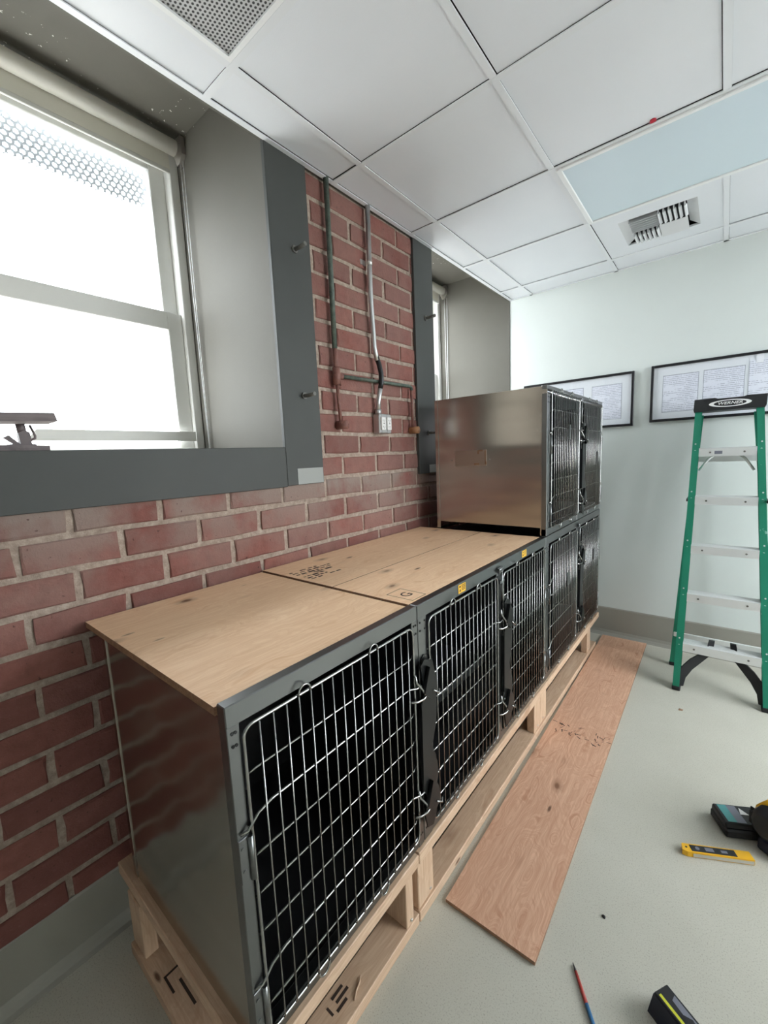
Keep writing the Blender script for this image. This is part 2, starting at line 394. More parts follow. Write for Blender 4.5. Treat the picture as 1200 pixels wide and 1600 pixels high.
# --- other walls
wf = obj('wall_far', MB().box(-.74, XR+.1, YF, YF+.12, -.1, 3.3), M['wall']); struct(wf, 'smooth pale painted wall at the far end')
wr = obj('wall_right', MB().box(XR, XR+.1, YB-.1, RW[0], -.1, 3.3).box(XR, XR+.1, RW[1], YF+.12, -.1, 3.3).box(XR, XR+.1, RW[0], RW[1], -.1, RW[2]).box(XR, XR+.1, RW[0], RW[1], RW[3], 3.3), M['wall']); struct(wr, 'pale painted wall opposite the windows')
wb = obj('wall_back', MB().box(-.74, XR+.1, YB-.1, YB, -.1, 3.3), M['wall']); struct(wb, 'pale painted wall behind the viewer')
def cove(name, pts_of, a, b, label):
    prof = [(0, .0), (.040, 0), (.026, .006), (.014, .018), (.008, .036), (.008, .197), (.004, .204), (0, .204)]
    mbx = MB().loft([[pts_of(q, t) for q in prof] for t in (a, b)]); struct(obj(name, mbx, M['base']), label)
cove('baseboard_left', lambda q, t: (q[0]-.004, t, q[1]*.985), YB, YF, 'grey coved base along the foot of the brick wall')
cove('baseboard_far', lambda q, t: (t, YF-q[0], q[1]*1.10), .01, XR, 'grey coved base along the foot of the pale far wall')
tl_ = obj('trim_3', MB().box(-.004, .014, YB, YF, H+.004, 3.12), M['reveal']); struct(tl_, 'bulkhead strip above the ceiling edge along the brick wall')

# --- window reveals (lining) + casings + sashes
def window(i, y0, y1, label):
    w = link(bpy.data.objects.new('window_%d' % i, None)); setp(w, None, (-.68, (y0+y1)/2, SILL)); struct(w, label)
    th = .010
    obj('reveal_lining', MB().box(-.70, .004, y0-.02, y0+.0, SILL-.02, SOFF+.02), M['reveal'], w)
    if i != 2: obj('reveal_lining', MB().box(-.70, .004, y1, y1+.02, SILL-.02, SOFF+.02), M['reveal'], w)
    else: obj('reveal_lining', MB().box(-.70, .012, y1-.006, y1+.03, SILL-.02, SOFF+.02), M['reveal'], w)
    obj('reveal_soffit', MB().box(-.70, -.004, y0-.02, y1+.02, SOFF, SOFF+.02), M['reveal'], w)
    obj('sill', MB().box(-.74, .006, y0-.01, y1+.01, SILL-.03, SILL), M['reveal'], w)
    # outer frame
    fm = MB()
    fm.box(-.74, -.665, y0, y0+.045, SILL, SOFF, .004); fm.box(-.74, -.665, y1-.045, y1, SILL, SOFF, .004)
    fm.box(-.74, -.665, y0+.045, y1-.045, SOFF-.05, SOFF, .004); fm.box(-.74, -.665, y0+.045, y1-.045, SILL, SILL+.03, .004)
    obj('window_frame', fm, M['winframe'], w)
    for zlo, zhi, xo in ((2.155, SOFF-.05, -.725), (SILL+.03, 2.24, -.690)):
        s = MB(); wd = .072; bt = .085 if zlo > 2 else .02; tp = .085
        s.box(xo-.03, xo, y0+.045, y0+.045+wd, zlo, zhi, .003); s.box(xo-.03, xo, y1-.045-wd, y1-.045, zlo, zhi, .003)
        s.box(xo-.03, xo, y0+.045+wd, y1-.045-wd, zlo, zlo+bt, .003); s.box(xo-.03, xo, y0+.045+wd, y1-.045-wd, zhi-tp, zhi, .003)
        so_ = obj('sash', s, M['winframe'], w)
        obj('pane', MB().box(xo-.018, xo-.014, y0+.11, y1-.11, zlo+.01, zhi-.02), M['glass'], so_)
    if i != 3:
        b = MB(); ya, yb = (y0+.49, y1-.055)
        b.prism([(-.662, ya, 1.610), (-.662, yb, 1.610), (-.662, yb, 1.656), (-.662, ya+.035, 1.656)], (.018, 0, 0))
        obj('sash_bar', b, M['winframe'], w)
    return w
window(1, *WIN[0], 'bright sash window nearest the camera in a deep grey recess')
wfill = link(bpy.data.objects.new('window_3', None)); setp(wfill, None, (XR+.05, (RW[0]+RW[1])/2, RW[2])); struct(wfill, 'wide unseen window added opposite the brick to fill the room with light')  # added window, out of view, brings in the fill daylight
b = MB().box(XR+.02, XR+.08, RW[0], RW[1], RW[2], RW[2]+.05).box(XR+.02, XR+.08, RW[0], RW[1], RW[3]-.05, RW[3])
for k in range(4): yy = RW[0]+(RW[1]-RW[0]-.05)*k/3; b.box(XR+.02, XR+.08, yy, yy+.05, RW[2]+.05, RW[3]-.05)
obj('window_frame', b, M['winframe'], wfill)
for k in range(3): yy = RW[0]+.05+(RW[1]-RW[0]-.05)*k/3; obj('pane', MB().box(XR+.05, XR+.053, yy, yy+.75, RW[2]+.05, RW[3]-.05), M['glass'], wfill)
window(2, *WIN[1], 'far sash window in a deep recess beside the pale wall')
# perforated security screen strip outside the near window
def hexstrip(y0, y1, z0, z1, x, pitch, t):
    mbx = MB(); r = pitch/math.sqrt(3); ri = r*.66; row = 0; z = z0
    while z < z1:
        y = y0+(pitch/2 if row % 2 else 0)
        while y < y1:
            o_ = [(x, y+r*math.sin(R(60*k)), z+r*math.cos(R(60*k))) for k in range(6)]; n_ = [(x, y+ri*math.sin(R(60*k)), z+ri*math.cos(R(60*k))) for k in range(6)]
            vo = [mbx.bm.verts.new(p) for p in o_]; vi = [mbx.bm.verts.new(p) for p in n_]; vb = [mbx.bm.verts.new((x-t, p[1], p[2])) for p in n_]
            for k in range(6):
                q = (k+1) % 6
                mbx.bm.faces.new((vo[k], vo[q], vi[q], vi[k])); mbx.bm.faces.new((vi[k], vi[q], vb[q], vb[k]))
            y += pitch
        z += pitch*.866; row += 1
    return mbx
ss = thing('security_screen', (-.79, .74, 2.70), 'hexagonal perforated metal strip outside the top of the near window', 'screen')
o = obj('perforated_sheet', hexstrip(.16, 1.34, 2.740, 2.99, -.775, .026, .004), M['meshw'], ss); o['kind'] = 'stuff'
o = obj('perforated_sheet', hexstrip(.15, 1.35, 2.80, 3.0, -.85, .026, .004), M['meshw'], ss); o['kind'] = 'stuff'
for yy in (.150, 1.350): obj('side_bracket', MB().box(-.86, -.765, yy-.005, yy+.005, 2.745, 3.0), M['meshw'], ss)

# casings around the windows, with pegs
def casing(i, y0, y1, left, right, label):
    t = link(bpy.data.objects.new('trim_%d' % i, None)); setp(t, None, (0, (y0+y1)/2, 1.378)); struct(t, label)
    if right: obj('casing_board', MB().box(-.004, .016, y1-.006, y1+.205, 1.380, H+.01, .002), M['casing'], t)
    if left: obj('casing_board', MB().box(-.004, .016, y0-.195, y0+.006, 1.372, H+.01, .002), M['casing'], t)
    obj('apron_board', MB().box(-.004, .015, y0+.006, y1-.006, 1.376, SILL+.001, .002), M['casing'], t)
    return t
def peg(t, y, z):
    b = MB().tube([(.012, y, z), (.050, y, z-.002), (.088, y, z+.001)], .0085, 10); b.tube([(.016, y, z), (.024, y, z)], .0155, 6)
    obj('peg_bolt', b, M['bolt'], t)
t1 = casing(1, *WIN[0], True, True, 'dark grey painted casing around the near window')
t2 = casing(2, *WIN[1], True, False, 'dark grey painted casing beside the far window')
peg(t1, 1.470, 2.372); peg(t1, 1.470, 1.770); peg(t2, 2.47, 2.312); peg(t2, 2.47, 1.625)
obj('filler_patch', MB().box(.0155, .0175, 1.405, 1.555, 1.382, 1.452), M['casing_patch'], t1, label='pale unpainted corner patch')
obj('filler_patch', MB().box(.0155, .0175, 2.47, 2.552, 1.374, 1.425), M['casing_patch'], t2, label='pale unpainted corner patch')
s = textmesh; 

# --- ceiling: backing, tees, tiles
ce = obj('ceiling', MB().box(.016, XR, YB, YF, H+.035, H+.06), M['ventd'], origin=(0, 0, H)); struct(ce, 'suspended ceiling of white vinyl tiles in a tee grid')
GX = [.196+.6096*k for k in range(6)]; GY = [1.1085+.6096*k for k in range(-6, 5)]
for x in GX: obj('main_tee', MB().box(x-.012, x+.012, YB, YF, H-.002, H+.002), M['tee'], ce)
for y in GY: obj('cross_tee', MB().box(.02, XR, y-.012, y+.012, H-.0025, H+.0015), M['tee'], ce)
obj('wall_angle', MB().box(.014, .036, YB, YF, H-.002, H+.002), M['tee'], ce)
obj('wall_angle', MB().box(.036, XR, YF-.020, YF, H-.002, H+.002), M['tee'], ce)
xs = [.024]+GX+[XR-.0]; yls = [YB]+GY+[YF]
tmesh = {}
for i in range(len(xs)-1):
    for j in range(len(yls)-1):
        x0, x1, y0, y1 = xs[i], xs[i+1], yls[j], yls[j+1]
        if x1-x0 < .05 or y1-y0 < .05: continue
        cx, cy = (x0+x1)/2, (y0+y1)/2
        if abs(cx-.50) < .1 and abs(cy-.80) < .1: continue            # return grille
        if .85 < cx < 2.0 and abs(cy-2.633) < .1: continue            # light
        if abs(cx-1.11) < .1 and abs(cy-3.24) < .1: continue          # air diffuser panel
        w, d = round(x1-x0-.006, 4), round(y1-y0-.006, 4)
        sx, sy = random.uniform(-.002, .002), random.uniform(-.002, .002)
        if (w, d) not in tmesh:
            q = MB(); gx = .0105; q.box(-w/2+gx, w/2-gx, -d/2+gx, d/2-gx, .004, .016)
            bmesh.ops.recalc_face_normals(q.bm, faces=q.bm.faces); me = bpy.data.meshes.new('ceiling_tile'); q.bm.to_mesh(me); q.bm.free(); me.materials.append(M['tile']); tmesh[(w, d)] = me
        mobj('ceiling_tile', tmesh[(w, d)], ce, (cx+sx, cy+sy, H))

# return grille
t = thing('return_air_grille', (.501, .804, H), 'perforated grey return air grille in the ceiling above the near window', 'vent')
obj('grille_frame', MB().box(.210, .225, .513, 1.095, H-.004, H+.02).box(.778, .793, .513, 1.095, H-.004, H+.02).box(.225, .778, .513, .528, H-.004, H+.02).box(.225, .778, 1.080, 1.095, H-.004, H+.02), M['lframe'], t)
obj('perforated_plate', MB().box(.224, .779, .527, 1.081, H+.003, H+.008), M['perf'], t)
# light
t = thing('ceiling_light', (1.42, 2.633, H), 'switched-off rectangular ceiling light with frosted bluish lens', 'light')
lx0, lx1, ly0, ly1 = .820, 2.020, 2.332, 2.934
obj('light_frame', MB().box(lx0, lx0+.022, ly0, ly1, H-.010, H+.012, .003).box(lx1-.022, lx1, ly0, ly1, H-.010, H+.012, .003).box(lx0+.022, lx1-.022, ly0, ly0+.022, H-.010, H+.012, .003).box(lx0+.022, lx1-.022, ly1-.022, ly1, H-.010, H+.012, .003), M['lframe'], t)
obj('lens', MB().box(lx0+.02, lx1-.02, ly0+.02, ly1-.02, H-.004, H+.002), M['lens'], t)
rd = obj('round_sticker', MB().cyl((1.192, 2.308, H+.004), (1.192, 2.308, H-.0015), .011, 16), M['red']); tag(rd, 'small round red sticker on the ceiling tile beside the light', 'sticker')
# diffuser
t = thing('air_diffuser', (1.117, 3.232, H), 'white supply air diffuser with curved blades near the far wall', 'vent')
dx0, dx1, dy0, dy1 = .938, 1.300, 3.060, 3.405
xa, xb, ya, yb = .822, 1.412, 2.945, 3.538
obj('face_panel', MB().box(xa, dx0, ya, yb, H+.002, H+.012).box(dx1, xb, ya, yb, H+.002, H+.012).box(dx0, dx1, ya, dy0, H+.002, H+.012).box(dx0, dx1, dy1, yb, H+.002, H+.012), M['tile'], t)
obj('duct_box', MB().box(dx0-.01, dx1+.01, dy0-.01, dy1+.01, H+.030, H+.034), M['ventd'], t)
for sx in (0, 1):
    xo, xi = ((dx0, dx0+.048) if sx == 0 else (dx1, dx1-.048))
    obj('side_flare', MB().prism([(xo, dy0, H+.002), (xo, dy1, H+.002), (xi, dy1-.045, H+.022), (xi, dy0, H+.022)], (0, 0, .003)), M['ventw'], t)
cxm, cym = (dx0+dx1)/2, (dy0+dy1)/2
for k in range(6):     # fine louvers, near-left quadrant
    y = dy0+.022+k*.027
    obj('louver', MB().prism([(dx0+.05, y, H-.010), (dx0+.05, y+.004, H-.010), (dx0+.05, y+.018, H+.020), (dx0+.05, y+.014, H+.020)], (cxm-dx0-.05, 0, 0)), M['ventw'], t)
for k in range(6):     # deep fins near-right
    x = cxm+.006+k*.0235
    obj('fin', MB().prism([(x, dy0+.015, H-.014), (x, cym-.02, H-.018), (x+.0, cym-.02, H+.016), (x, dy0+.012, H+.016)], (.005, 0, 0)).prism([(x, dy0+.015, H-.014), (x+.005, dy0+.015, H-.014), (x+.013, dy0+.02, H-.004), (x+.009, dy0+.02, H-.004)], (0, cym-dy0-.04, -.002)), M['ventw'], t)
for k in range(6):     # fins far-left
    x = dx0+.052+k*.0225
    obj('fin', MB().prism([(x, cym+.02, H-.018), (x, dy1-.015, H-.012), (x, dy1-.015, H+.016), (x, cym+.02, H+.016)], (.005, 0, 0)).prism([(x, cym+.02, H-.018), (x+.005, cym+.02, H-.018), (x+.013, cym+.02, H-.006), (x+.009, cym+.02, H-.006)], (0, dy1-cym-.04, .002)), M['ventw'], t)
for k in range(6):
    y = cym+.004+k*.026
    obj('louver', MB().prism([(cxm, y, H-.006), (cxm, y+.026, H-.012), (cxm, y+.026, H-.009), (cxm, y, H-.003)], (dx1-cxm-.05, 0, 0)), M['ventw'], t)

# ================================================================== THINGS
# --- roller shades
def shade(y0, y1, hem, label):
    t = thing('roller_shade', (-.62, (y0+y1)/2, SOFF-.09), label, 'shade', 'roller shades in the window recesses')
    zc, xc = SOFF-.055, -.615
    obj('roller_tube', MB().cyl((xc, y0+.035, zc), (xc, y1-.035, zc), .033, 20), M['fabric'], t)
    obj('fabric', MB().box(xc-.034, xc-.032, y0+.05, y1-.05, hem, zc), M['fabric'], t)
    obj('hem_bar', MB().box(xc-.038, xc-.028, y0+.05, y1-.05, hem-.02, hem, .003), M['winframe'], t)
    for yy in (y0+.012, y1-.012):
        b = MB().prism([(xc-.030, yy-.010, zc+.05), (xc+.034, yy-.010, zc+.05), (xc+.040, yy-.010, zc-.03), (xc+.012, yy-.010, zc-.065), (xc-.014, yy-.010, zc-.065), (xc-.034, yy-.010, zc-.02)], (0, .020, 0))
        obj('bracket', b, M['nickel'], t)
    for dx in (-.012, .014): obj('chain', MB().tube([(xc+.02+dx, y1-.016, zc-.06), (xc+.02+dx*.7, y1-.018, 2.3), (xc+.02+dx*.3, y1-.014, SILL+.02)], .0019, 6), M['bead'], t)
shade(*WIN[0], 2.885, 'white roller shade rolled up at the top of the near window')
shade(*WIN[1], 2.885, 'white roller shade rolled up at the top of the far window')

# --- steel kennel cages
XF, XK = .783, .137
HZ = [.100, .232, .354, .480, .606, .739, .865]    # cross wire heights, share of the door height
def tubemesh(name, pts, r, n, mat):
    q = MB().tube(pts, r, n); bmesh.ops.recalc_face_normals(q.bm, faces=q.bm.faces)
    me = bpy.data.meshes.new(name); q.bm.to_mesh(me); q.bm.free(); me.materials.append(mat); return me
def rrect(x, ya, yb, za, zb, r, n=5):
    P = []
    for cy, cz, a0 in ((yb-r, zb-r, 0), (ya+r, zb-r, 90), (ya+r, za+r, 180), (yb-r, za+r, 270)):
        for k in range(n+1):
            a = R(a0+90*k/n); P.append((x, cy+r*math.cos(a), cz+r*math.sin(a)))
    return P
def door(cage, ya, yb, za, zb, hinge, holder=None):
    xr = XF+.006
    d = obj('door', MB().tube(rrect(xr, ya, yb, za, zb, .022), .0036, 8, closed=True), M['wire'], cage)
    w = yb-ya; nv = max(2, int(round(w/.0322)))-1; st = w/(nv+1)
    vm = tubemesh('vertical_wire', [(0, 0, za-zb+.0), (0, 0, 0)], .0020, 6, M['wire'])
    for k in range(nv): mobj('vertical_wire', vm, d, (xr+.0052, ya+st*(k+1), zb))
    hm = tubemesh('cross_wire', [(-.008, -.002, -.010), (0, .020, 0), (0, w-.020, 0), (-.006, w+.002, .004)], .0025, 6, M['wire'])
    ext = .024
    if hinge == 'L': hp = [(-.004, -ext, -.030), (.002, -.010, -.028), (.002, .016, -.006), (.001, .05, 0), (0, w-.03, 0), (.006, w+.004, -.010), (.012, w+.018, -.004)]
    else: hp = [(.012, -.018, -.004), (.006, -.004, -.010), (0, .03, 0), (.001, w-.05, 0), (.002, w-.016, -.006), (.002, w+.010, -.028), (-.004, w+ext, -.030)]
    hm2 = tubemesh('hinge_wire', hp, .0032, 6, M['wire'])
    for i, h in enumerate(HZ):
        z = za+(zb-za)*h
        if i in (1, 5): mobj('hinge_wire', hm2, d, (xr, ya, z))
        else: mobj('cross_wire', hm, d, (xr, ya, z))
    lp = [(0, -st/2, 0)]+[(0, -st/2*math.cos(R(a)), .004+st/2*math.sin(R(a))) for a in range(0, 181, 30)]+[(0, st/2, 0)]
    lm = tubemesh('wire_loop', lp, .0024, 6, M['wire']); lmb = tubemesh('wire_loop', [(p[0], p[1], -p[2]) for p in lp], .0024, 6, M['wire'])
    for fr in (.25, .66):
        k = round(fr*nv); y = ya+st*(k+.5)
        mobj('wire_loop', lm, d, (xr+.005, y, zb)); mobj('wire_loop', lmb, d, (xr+.005, y, za))
    if holder:
        y, z = holder; obj('card_holder', MB().box(xr+.007, xr+.009, y-.026, y+.026, z-.040, z+.040, .0008).box(xr+.007, xr+.014, y-.028, y-.024, z-.041, z+.041), M['frame'], d)
    # hinge tabs on the stile
    ys_ = ya-.016 if hinge == 'L' else yb+.016
    for zz in (za+.40, za+.05):
        hb = MB().box(XF-.002, XF+.004, ys_-.014, ys_+.008, zz-.02, zz+.075, .001); hb.cyl((XF+.006, ys_+(.010 if hinge == 'L' else -.010), zz-.02), (XF+.006, ys_+(.010 if hinge == 'L' else -.010), zz+.075), .006, 10)
        hb.cyl((XF+.003, ys_-.006, zz+.006), (XF+.006, ys_-.006, zz+.006), .004, 8); hb.cyl((XF+.003, ys_-.006, zz+.055), (XF+.006, ys_-.006, zz+.055), .004, 8)
        obj('hinge', hb, M['frame'], d)
    return d
PL = [(.014, .0), (.036, -.014), (.050, .02), (.044, .045), (.056, .075), (.060, .10), (.054, .118), (.060, .14), (.058, .19), (.050, .215), (.043, .24), (.041, .265), (.048, .295), (.057, .33), (.060, .37), (.059, .425), (.052, .440), (.058, .462), (.060, .485), (.048, .545), (.020, .562), (.006, .548), (.012, .500), (.018, .462), (.006, .420), (.004, .14), (.016, .105), (.018, .085), (.006, .055)]
PL = [(a*1.5, b) for a, b in PL]
def latch(cage, y, zb):
    lt = obj('latch_plate', MB().prism([(XF+.014, y+a, zb+b) for a, b in PL], (.003, 0, 0)).prism([(XF+.001, y+.018+a*.95, zb+.006+b) for a, b in PL], (.0025, 0, 0)).box(XF, XF+.016, y+.016, y+.030, zb+.15, zb+.40), M['dark'], cage)
    for dz in (.452, .072):
        z = zb+dz
        obj('latch_rod', MB().tube([(XF+.010, y-.012, z+.075), (XF+.012, y-.008, z+.050), (XF+.022, y+.010, z+.022), (XF+.024, y+.016, z+.004)], .0038, 8), M['wire'], lt)
        obj('latch_rod', MB().tube([(XF+.008, y-.034, z-.001), (XF+.016, y-.012, z-.008), (XF+.024, y+.010, z-.006), (XF+.026, y+.026, z+.002)], .0038, 8), M['wire'], lt)
        obj('latch_cup', MB().prism([(XF+.018, y+.010, z+.012), (XF+.018, y+.040, z+.085), (XF+.018, y+.070, z+.050), (XF+.018, y+.078, z-.005), (XF+.018, y+.050, z-.024)], (.012, 0, 0)), M['dark'], lt)
        obj('latch_clip', MB().tube([(XF+.031, y+.052, z+.006), (XF+.033, y+.082, z-.018), (XF+.029, y+.090, z-.008)], .003, 6), M['wire'], lt)
RIV = tubemesh('rivet', [(0, 0, 0), (.0022, 0, 0)], .0034, 8, M['dark'])
def cage(y0, y1, z0, z1, doors, stiles, label, name='kennel_cage', raised=0, flange=True):
    t = thing(name, ((XF+XK)/2, (y0+y1)/2, z0), label, 'cage', 'stainless steel kennel cages')
    th = .006; sz = z0+raised; zt = z1-.003 if raised else z1-.026
    obj('side_panel', MB().box(XK, XF-.002, y0+.003, y0+.003+th, sz, zt, .001), M['steel'], t)
    obj('side_panel', MB().box(XK, XF-.002, y1-.003-th, y1-.003, sz, zt, .001), M['steel'], t)
    obj('back_panel', MB().box(XK, XK+th, y0+.01, y1-.01, sz, zt), M['inner_shadow'], t)
    obj('top_panel', MB().box(XK, XF-.026, y0+.01, y1-.01, z1-.030, z1-.024), M['inner_shadow'], t)
    obj('floor_panel', MB().box(XK, XF-.026, y0+.01, y1-.01, z0+max(raised, .012), z0+max(raised, .012)+.006), M['inner_shadow'], t)
    for ya_, yb_ in ((y0+.0095, y0+.011), (y1-.011, y1-.0095)): obj('shadow_liner', MB().box(XK+.007, XF-.028, ya_, yb_, sz+.02, z1-.032), M['inner_shadow'], t)  # dark sheets added over the stainless sides to stand for interior shade
    obj('rear_flange', MB().box(XK-.004, XK+.018, y0, y0+.004, z0, zt, .001), M['steel'], t)
    if raised: obj('corner_leg', MB().box(XF-.032, XF-.002, y0+.002, y0+.006, z0, z0+.8*(z1-z0), .001), M['steel'], t)
    tr = obj('top_rail', MB().box(XF-.028, XF, y0, y1, z1-(.020 if raised else .044), z1, .002), M['frame'], t)
    obj('bottom_rail', MB().box(XF-.026, XF-.001, y0, y1, z0, z0+.036, .002), M['frame'], t)
    for a, b in stiles:
        s_ = obj('stile', MB().box(XF-.026, XF+.0006, a, b, z0, z1-.040, .0015), M['frame'], t)
        for yy in (a+.010, b-.010):
            for zz in (z1-.056, z1-.082, z0+.04): mobj('rivet', RIV, s_, (XF, yy, zz))
    for a, b, hg, ho in doors: door(t, a, b, z0+.038, z1-(.022 if raised else .053), hg, ho)
    return t
Z0, Z1, D0, D1 = .2545, 1.043, 1.047, 1.803
cA = cage(.570, 1.190, Z0, Z1, [(.600, 1.157, 'L', None)], [(.570, .597), (1.160, 1.190)], 'single-door steel kennel cage at the near end under plywood')
cB = cage(1.193, 2.356, Z0, Z1, [(1.242, 1.749, 'L', None), (1.806, 2.322, 'R', None)], [(1.193, 1.238), (1.752, 1.803), (2.325, 2.356)], 'double-door steel kennel cage with yellow stickers beneath the second plywood top')
cC = cage(2.359, 3.550, Z0, Z1, [(2.412, 2.930, 'L', (2.715, .735)), (2.990, 3.515, 'R', (3.335, .755))], [(2.359, 2.405), (2.934, 2.986), (3.519, 3.550)], 'double-door steel kennel cage at floor level directly below the stacked cage')
cD = cage(2.359, 3.550, D0, D1, [(2.412, 2.930, 'L', (2.70, 1.58)), (2.990, 3.515, 'R', (3.355, 1.42))], [(2.359, 2.405), (2.934, 2.986), (3.519, 3.550)], 'double-door steel kennel cage stacked on top beside the far window', raised=.040)
latch(cA, 1.168, .315); latch(cB, 1.782, .322); latch(cC, 2.965, .322); latch(cD, 2.965, 1.085)
for t, y, z in ((cB, 1.775, Z1-.030), (cC, 2.962, Z1-.030), (cD, 2.962, D1-.030)):
    b = MB().box(XF, XF+.014, y-.020, y+.020, z-.010, z+.012, .004).cyl((XF+.008, y-.026, z+.004), (XF+.008, y+.030, z+.004), .007, 10)
    b.cyl((XF+.008, y+.012, z), (XF+.008, y+.012, z-.13), .005, 8); b.box(XF+.002, XF+.012, y-.012, y+.030, z-.055, z-.045)
    obj('slide_bolt', b, M['frame'], t)
# yellow warning stickers on the double cage
for y in (1.468, 2.055):
    s_ = obj('warning_sticker', MB().box(XF, XF+.0008, y-.026, y+.026, Z1-.036, Z1-.006), M['sticker'], cB, label='small yellow warning sticker')
    m_ = MB()
    for k in range(4): m_.box(XF+.0008, XF+.0012, y-.004, y+.022, Z1-.012-k*.0055, Z1-.0095-k*.0055)
    m_.prism([(XF+.0008, y-.020, Z1-.030), (XF+.0008, y-.009, Z1-.030), (XF+.0008, y-.0145, Z1-.019)], (.0004, 0, 0)).box(XF+.0008, XF+.0012, y-.020, y-.010, Z1-.016, Z1-.010)
    obj('sticker_print', m_, M['ink'], s_)
# label plate remains on the stacked cage's side
lb = obj('label_plate', MB().box(.265, .460, 2.3585, 2.362, 1.414, 1.502, .0008), M['plate'], cD)
gl_ = MB()
for x, z, a, b in ((.40, 1.425, .016, .005), (.425, 1.498, .012, .004), (.452, 1.46, .003, .036), (.455, 1.43, .005, .008), (.41, 1.49, .004, .010)): gl_.box(x-a, x+a, 2.3578, 2.3586, z-b, z+b)
obj('glue_residue', gl_, M['residue'], lb)
for x, z in ((.238, 1.448), (.472, 1.448)): obj('rivet', MB().cyl((x, 2.362, z), (x, 2.358, z), .005, 8), M['wire'], cD)
# bench and rail inside the double cage
bn = obj('resting_bench', MB().box(.20, .50, 1.26, 2.20, .375, .390, .006, 2).box(.488, .512, 1.26, 2.20, .352, .398, .006, 2), M['frame'], cB)
obj('bench_bracket', MB().tube([(.50, 1.30, .300), (.50, 1.32, .340), (.50, 1.36, .365), (.50, 1.42, .372)], .012, 10), M['frame'], bn)
obj('inner_rail', MB().box(.150, .168, 1.25, 2.32, .815, .850, .003), M['frame'], cB)
obj('inner_rail', MB().box(.150, .162, .62, 1.15, .62, .63), M['frame'], cA)

# --- timber stands (2x4 lumber)
s1 = thing('cage_stand', (.43, .84, 0), 'short timber stand under the near single-door cage', 'stand', 'timber cage stands')
def lum(t, name, ax, *b):
    return obj(name, MB().box(*b, .0025), M['lum'+ax], t)
lum(s1, 'top_plate', 'x', .045, .790, .552, .632, .2155, .2535); lum(s1, 'top_plate', 'y', .703, .795, .634, 1.141, .2155, .2535); lum(s1, 'top_plate', 'y', .14, .229, .634, 1.141, .2155, .2535)
bp_ = lum(s1, 'bottom_plate', 'x', .125, .698, .537, .626, .0, .038); bq_ = lum(s1, 'bottom_plate', 'y', .700, .789, .537, 1.141, .0, .038)
lum(s1, 'post', 'z', .125, .214, .547, .585, .0385, .2150); lum(s1, 'post', 'z', .700, .789, .545, .583, .0385, .2150); lum(s1, 'post', 'z', .700, .786, 1.078, 1.116, .0385, .2150); lum(s1, 'post', 'z', .14, .229, 1.09, 1.128, .0, .2150)
ik = MB().box(.30, .36, .560, .566, .0380, .0386).box(.30, .306, .560, .600, .0380, .0386).box(.34, .43, .585, .592, .0380, .0386)
obj('ink_stamp', ik, M['ink'], bp_)
ik = MB()
for x, y, a, b in ((.72, .84, .004, .02), (.735, .845, .004, .022), (.75, .83, .004, .018), (.735, .80, .012, .003)): ik.box(x-a, x+a, y-b, y+b, .0380, .0385)
obj('ink_stamp', ik, M['ink'], bq_)
s2 = thing('cage_stand', (.43, 2.34, 0), 'long timber stand under the double-door cages', 'stand', 'timber cage stands')
lum(s2, 'top_plate', 'y', .703, .795, 1.144, 2.370, .2155, .2535); lum(s2, 'top_plate', 'y', .703, .795, 2.373, 3.555, .2155, .2535); lum(s2, 'top_plate', 'y', .14, .229, 1.144, 3.555, .2155, .2535)
lum(s2, 'bottom_plate', 'y', .702, .790, 1.144, 3.500, .0, .038); lum(s2, 'bottom_plate', 'y', .14, .229, 1.144, 3.500, .0, .038)
for y in (1.147, 2.200, 2.291, 3.262, 3.353):
    if y != 3.353: lum(s2, 'post', 'z', .744, .783, y, y+.089, .0385, .2150)
    lum(s2, 'post', 'z', .14, .229, y, y+.038, .0385, .2150)
for y, z in ((1.10, .055), (1.215, .058), (2.33, .060), (2.25, .058), (3.30, .06)): obj('screw_head', MB().cyl((.7825, y, z), (.7905 if y < 1.12 else .7855, y, z), .0045, 8), M['nickel'], s1 if y < 1.12 else s2)

# --- plywood tops
def edges(o):
    o.data.materials.append(M['plyedge'])
    for p in o.data.polygons:
        if abs(p.normal.z) < .5: p.material_index = 1
def ply(x0, x1, y0, y1, z0, z1, mat, label, group=None):
    o = obj('plywood_panel', MB().box(x0, x1, y0, y1, z0, z1), mat, None); tag(o, label, 'plywood', group)
    edges(o); return o
pA = ply(.012, .754, .566, 1.184, 1.0195, 1.0372, M['ply'], 'square plywood panel on the nearest cage with knots along the edge', 'plywood tops')
pB = ply(.012, .4235, 1.190, 2.352, 1.0195, 1.0425, M['ply'], 'plywood strip on the double cage along the brick wall, printed with a stamp', 'plywood tops')
pC = ply(.4275, .754, 1.190, 2.352, 1.0195, 1.0423, M['ply'], 'plywood strip on the double cage along its front edge, marked with a boxed letter', 'plywood tops')
st = MB(); rg = random.Random(3)
for i in range(7):
    x = .15+i*.022
    y = 1.215
    while y < 1.36+.05*math.sin(i):
        l = rg.uniform(.010, .034)
        if rg.random() > .22: st.box(x, x+rg.uniform(.006, .014), y, y+l, 1.0425, 1.0428)
        y += l+rg.uniform(.004, .012)
obj('ink_stamp', st, M['ink'], pB)
fr = MB(); a0, a1, b0, b1 = .640, .745, 1.225, 1.300
for q in ((a0, a1, b0, b0+.002), (a0, a1, b1-.002, b1), (a0, a0+.002, b0, b1), (a1-.002, a1, b0, b1)): fr.box(*q, 1.0423, 1.0425)
obj('ink_frame', fr, M['ink'], pC)
tm = textmesh('G', .055); tm.xf(Matrix.Translation((.694, 1.262, 1.0423)) @ Matrix.Rotation(R(90), 4, 'Z'))
obj('ink_letter', tm, M['ink'], pC)
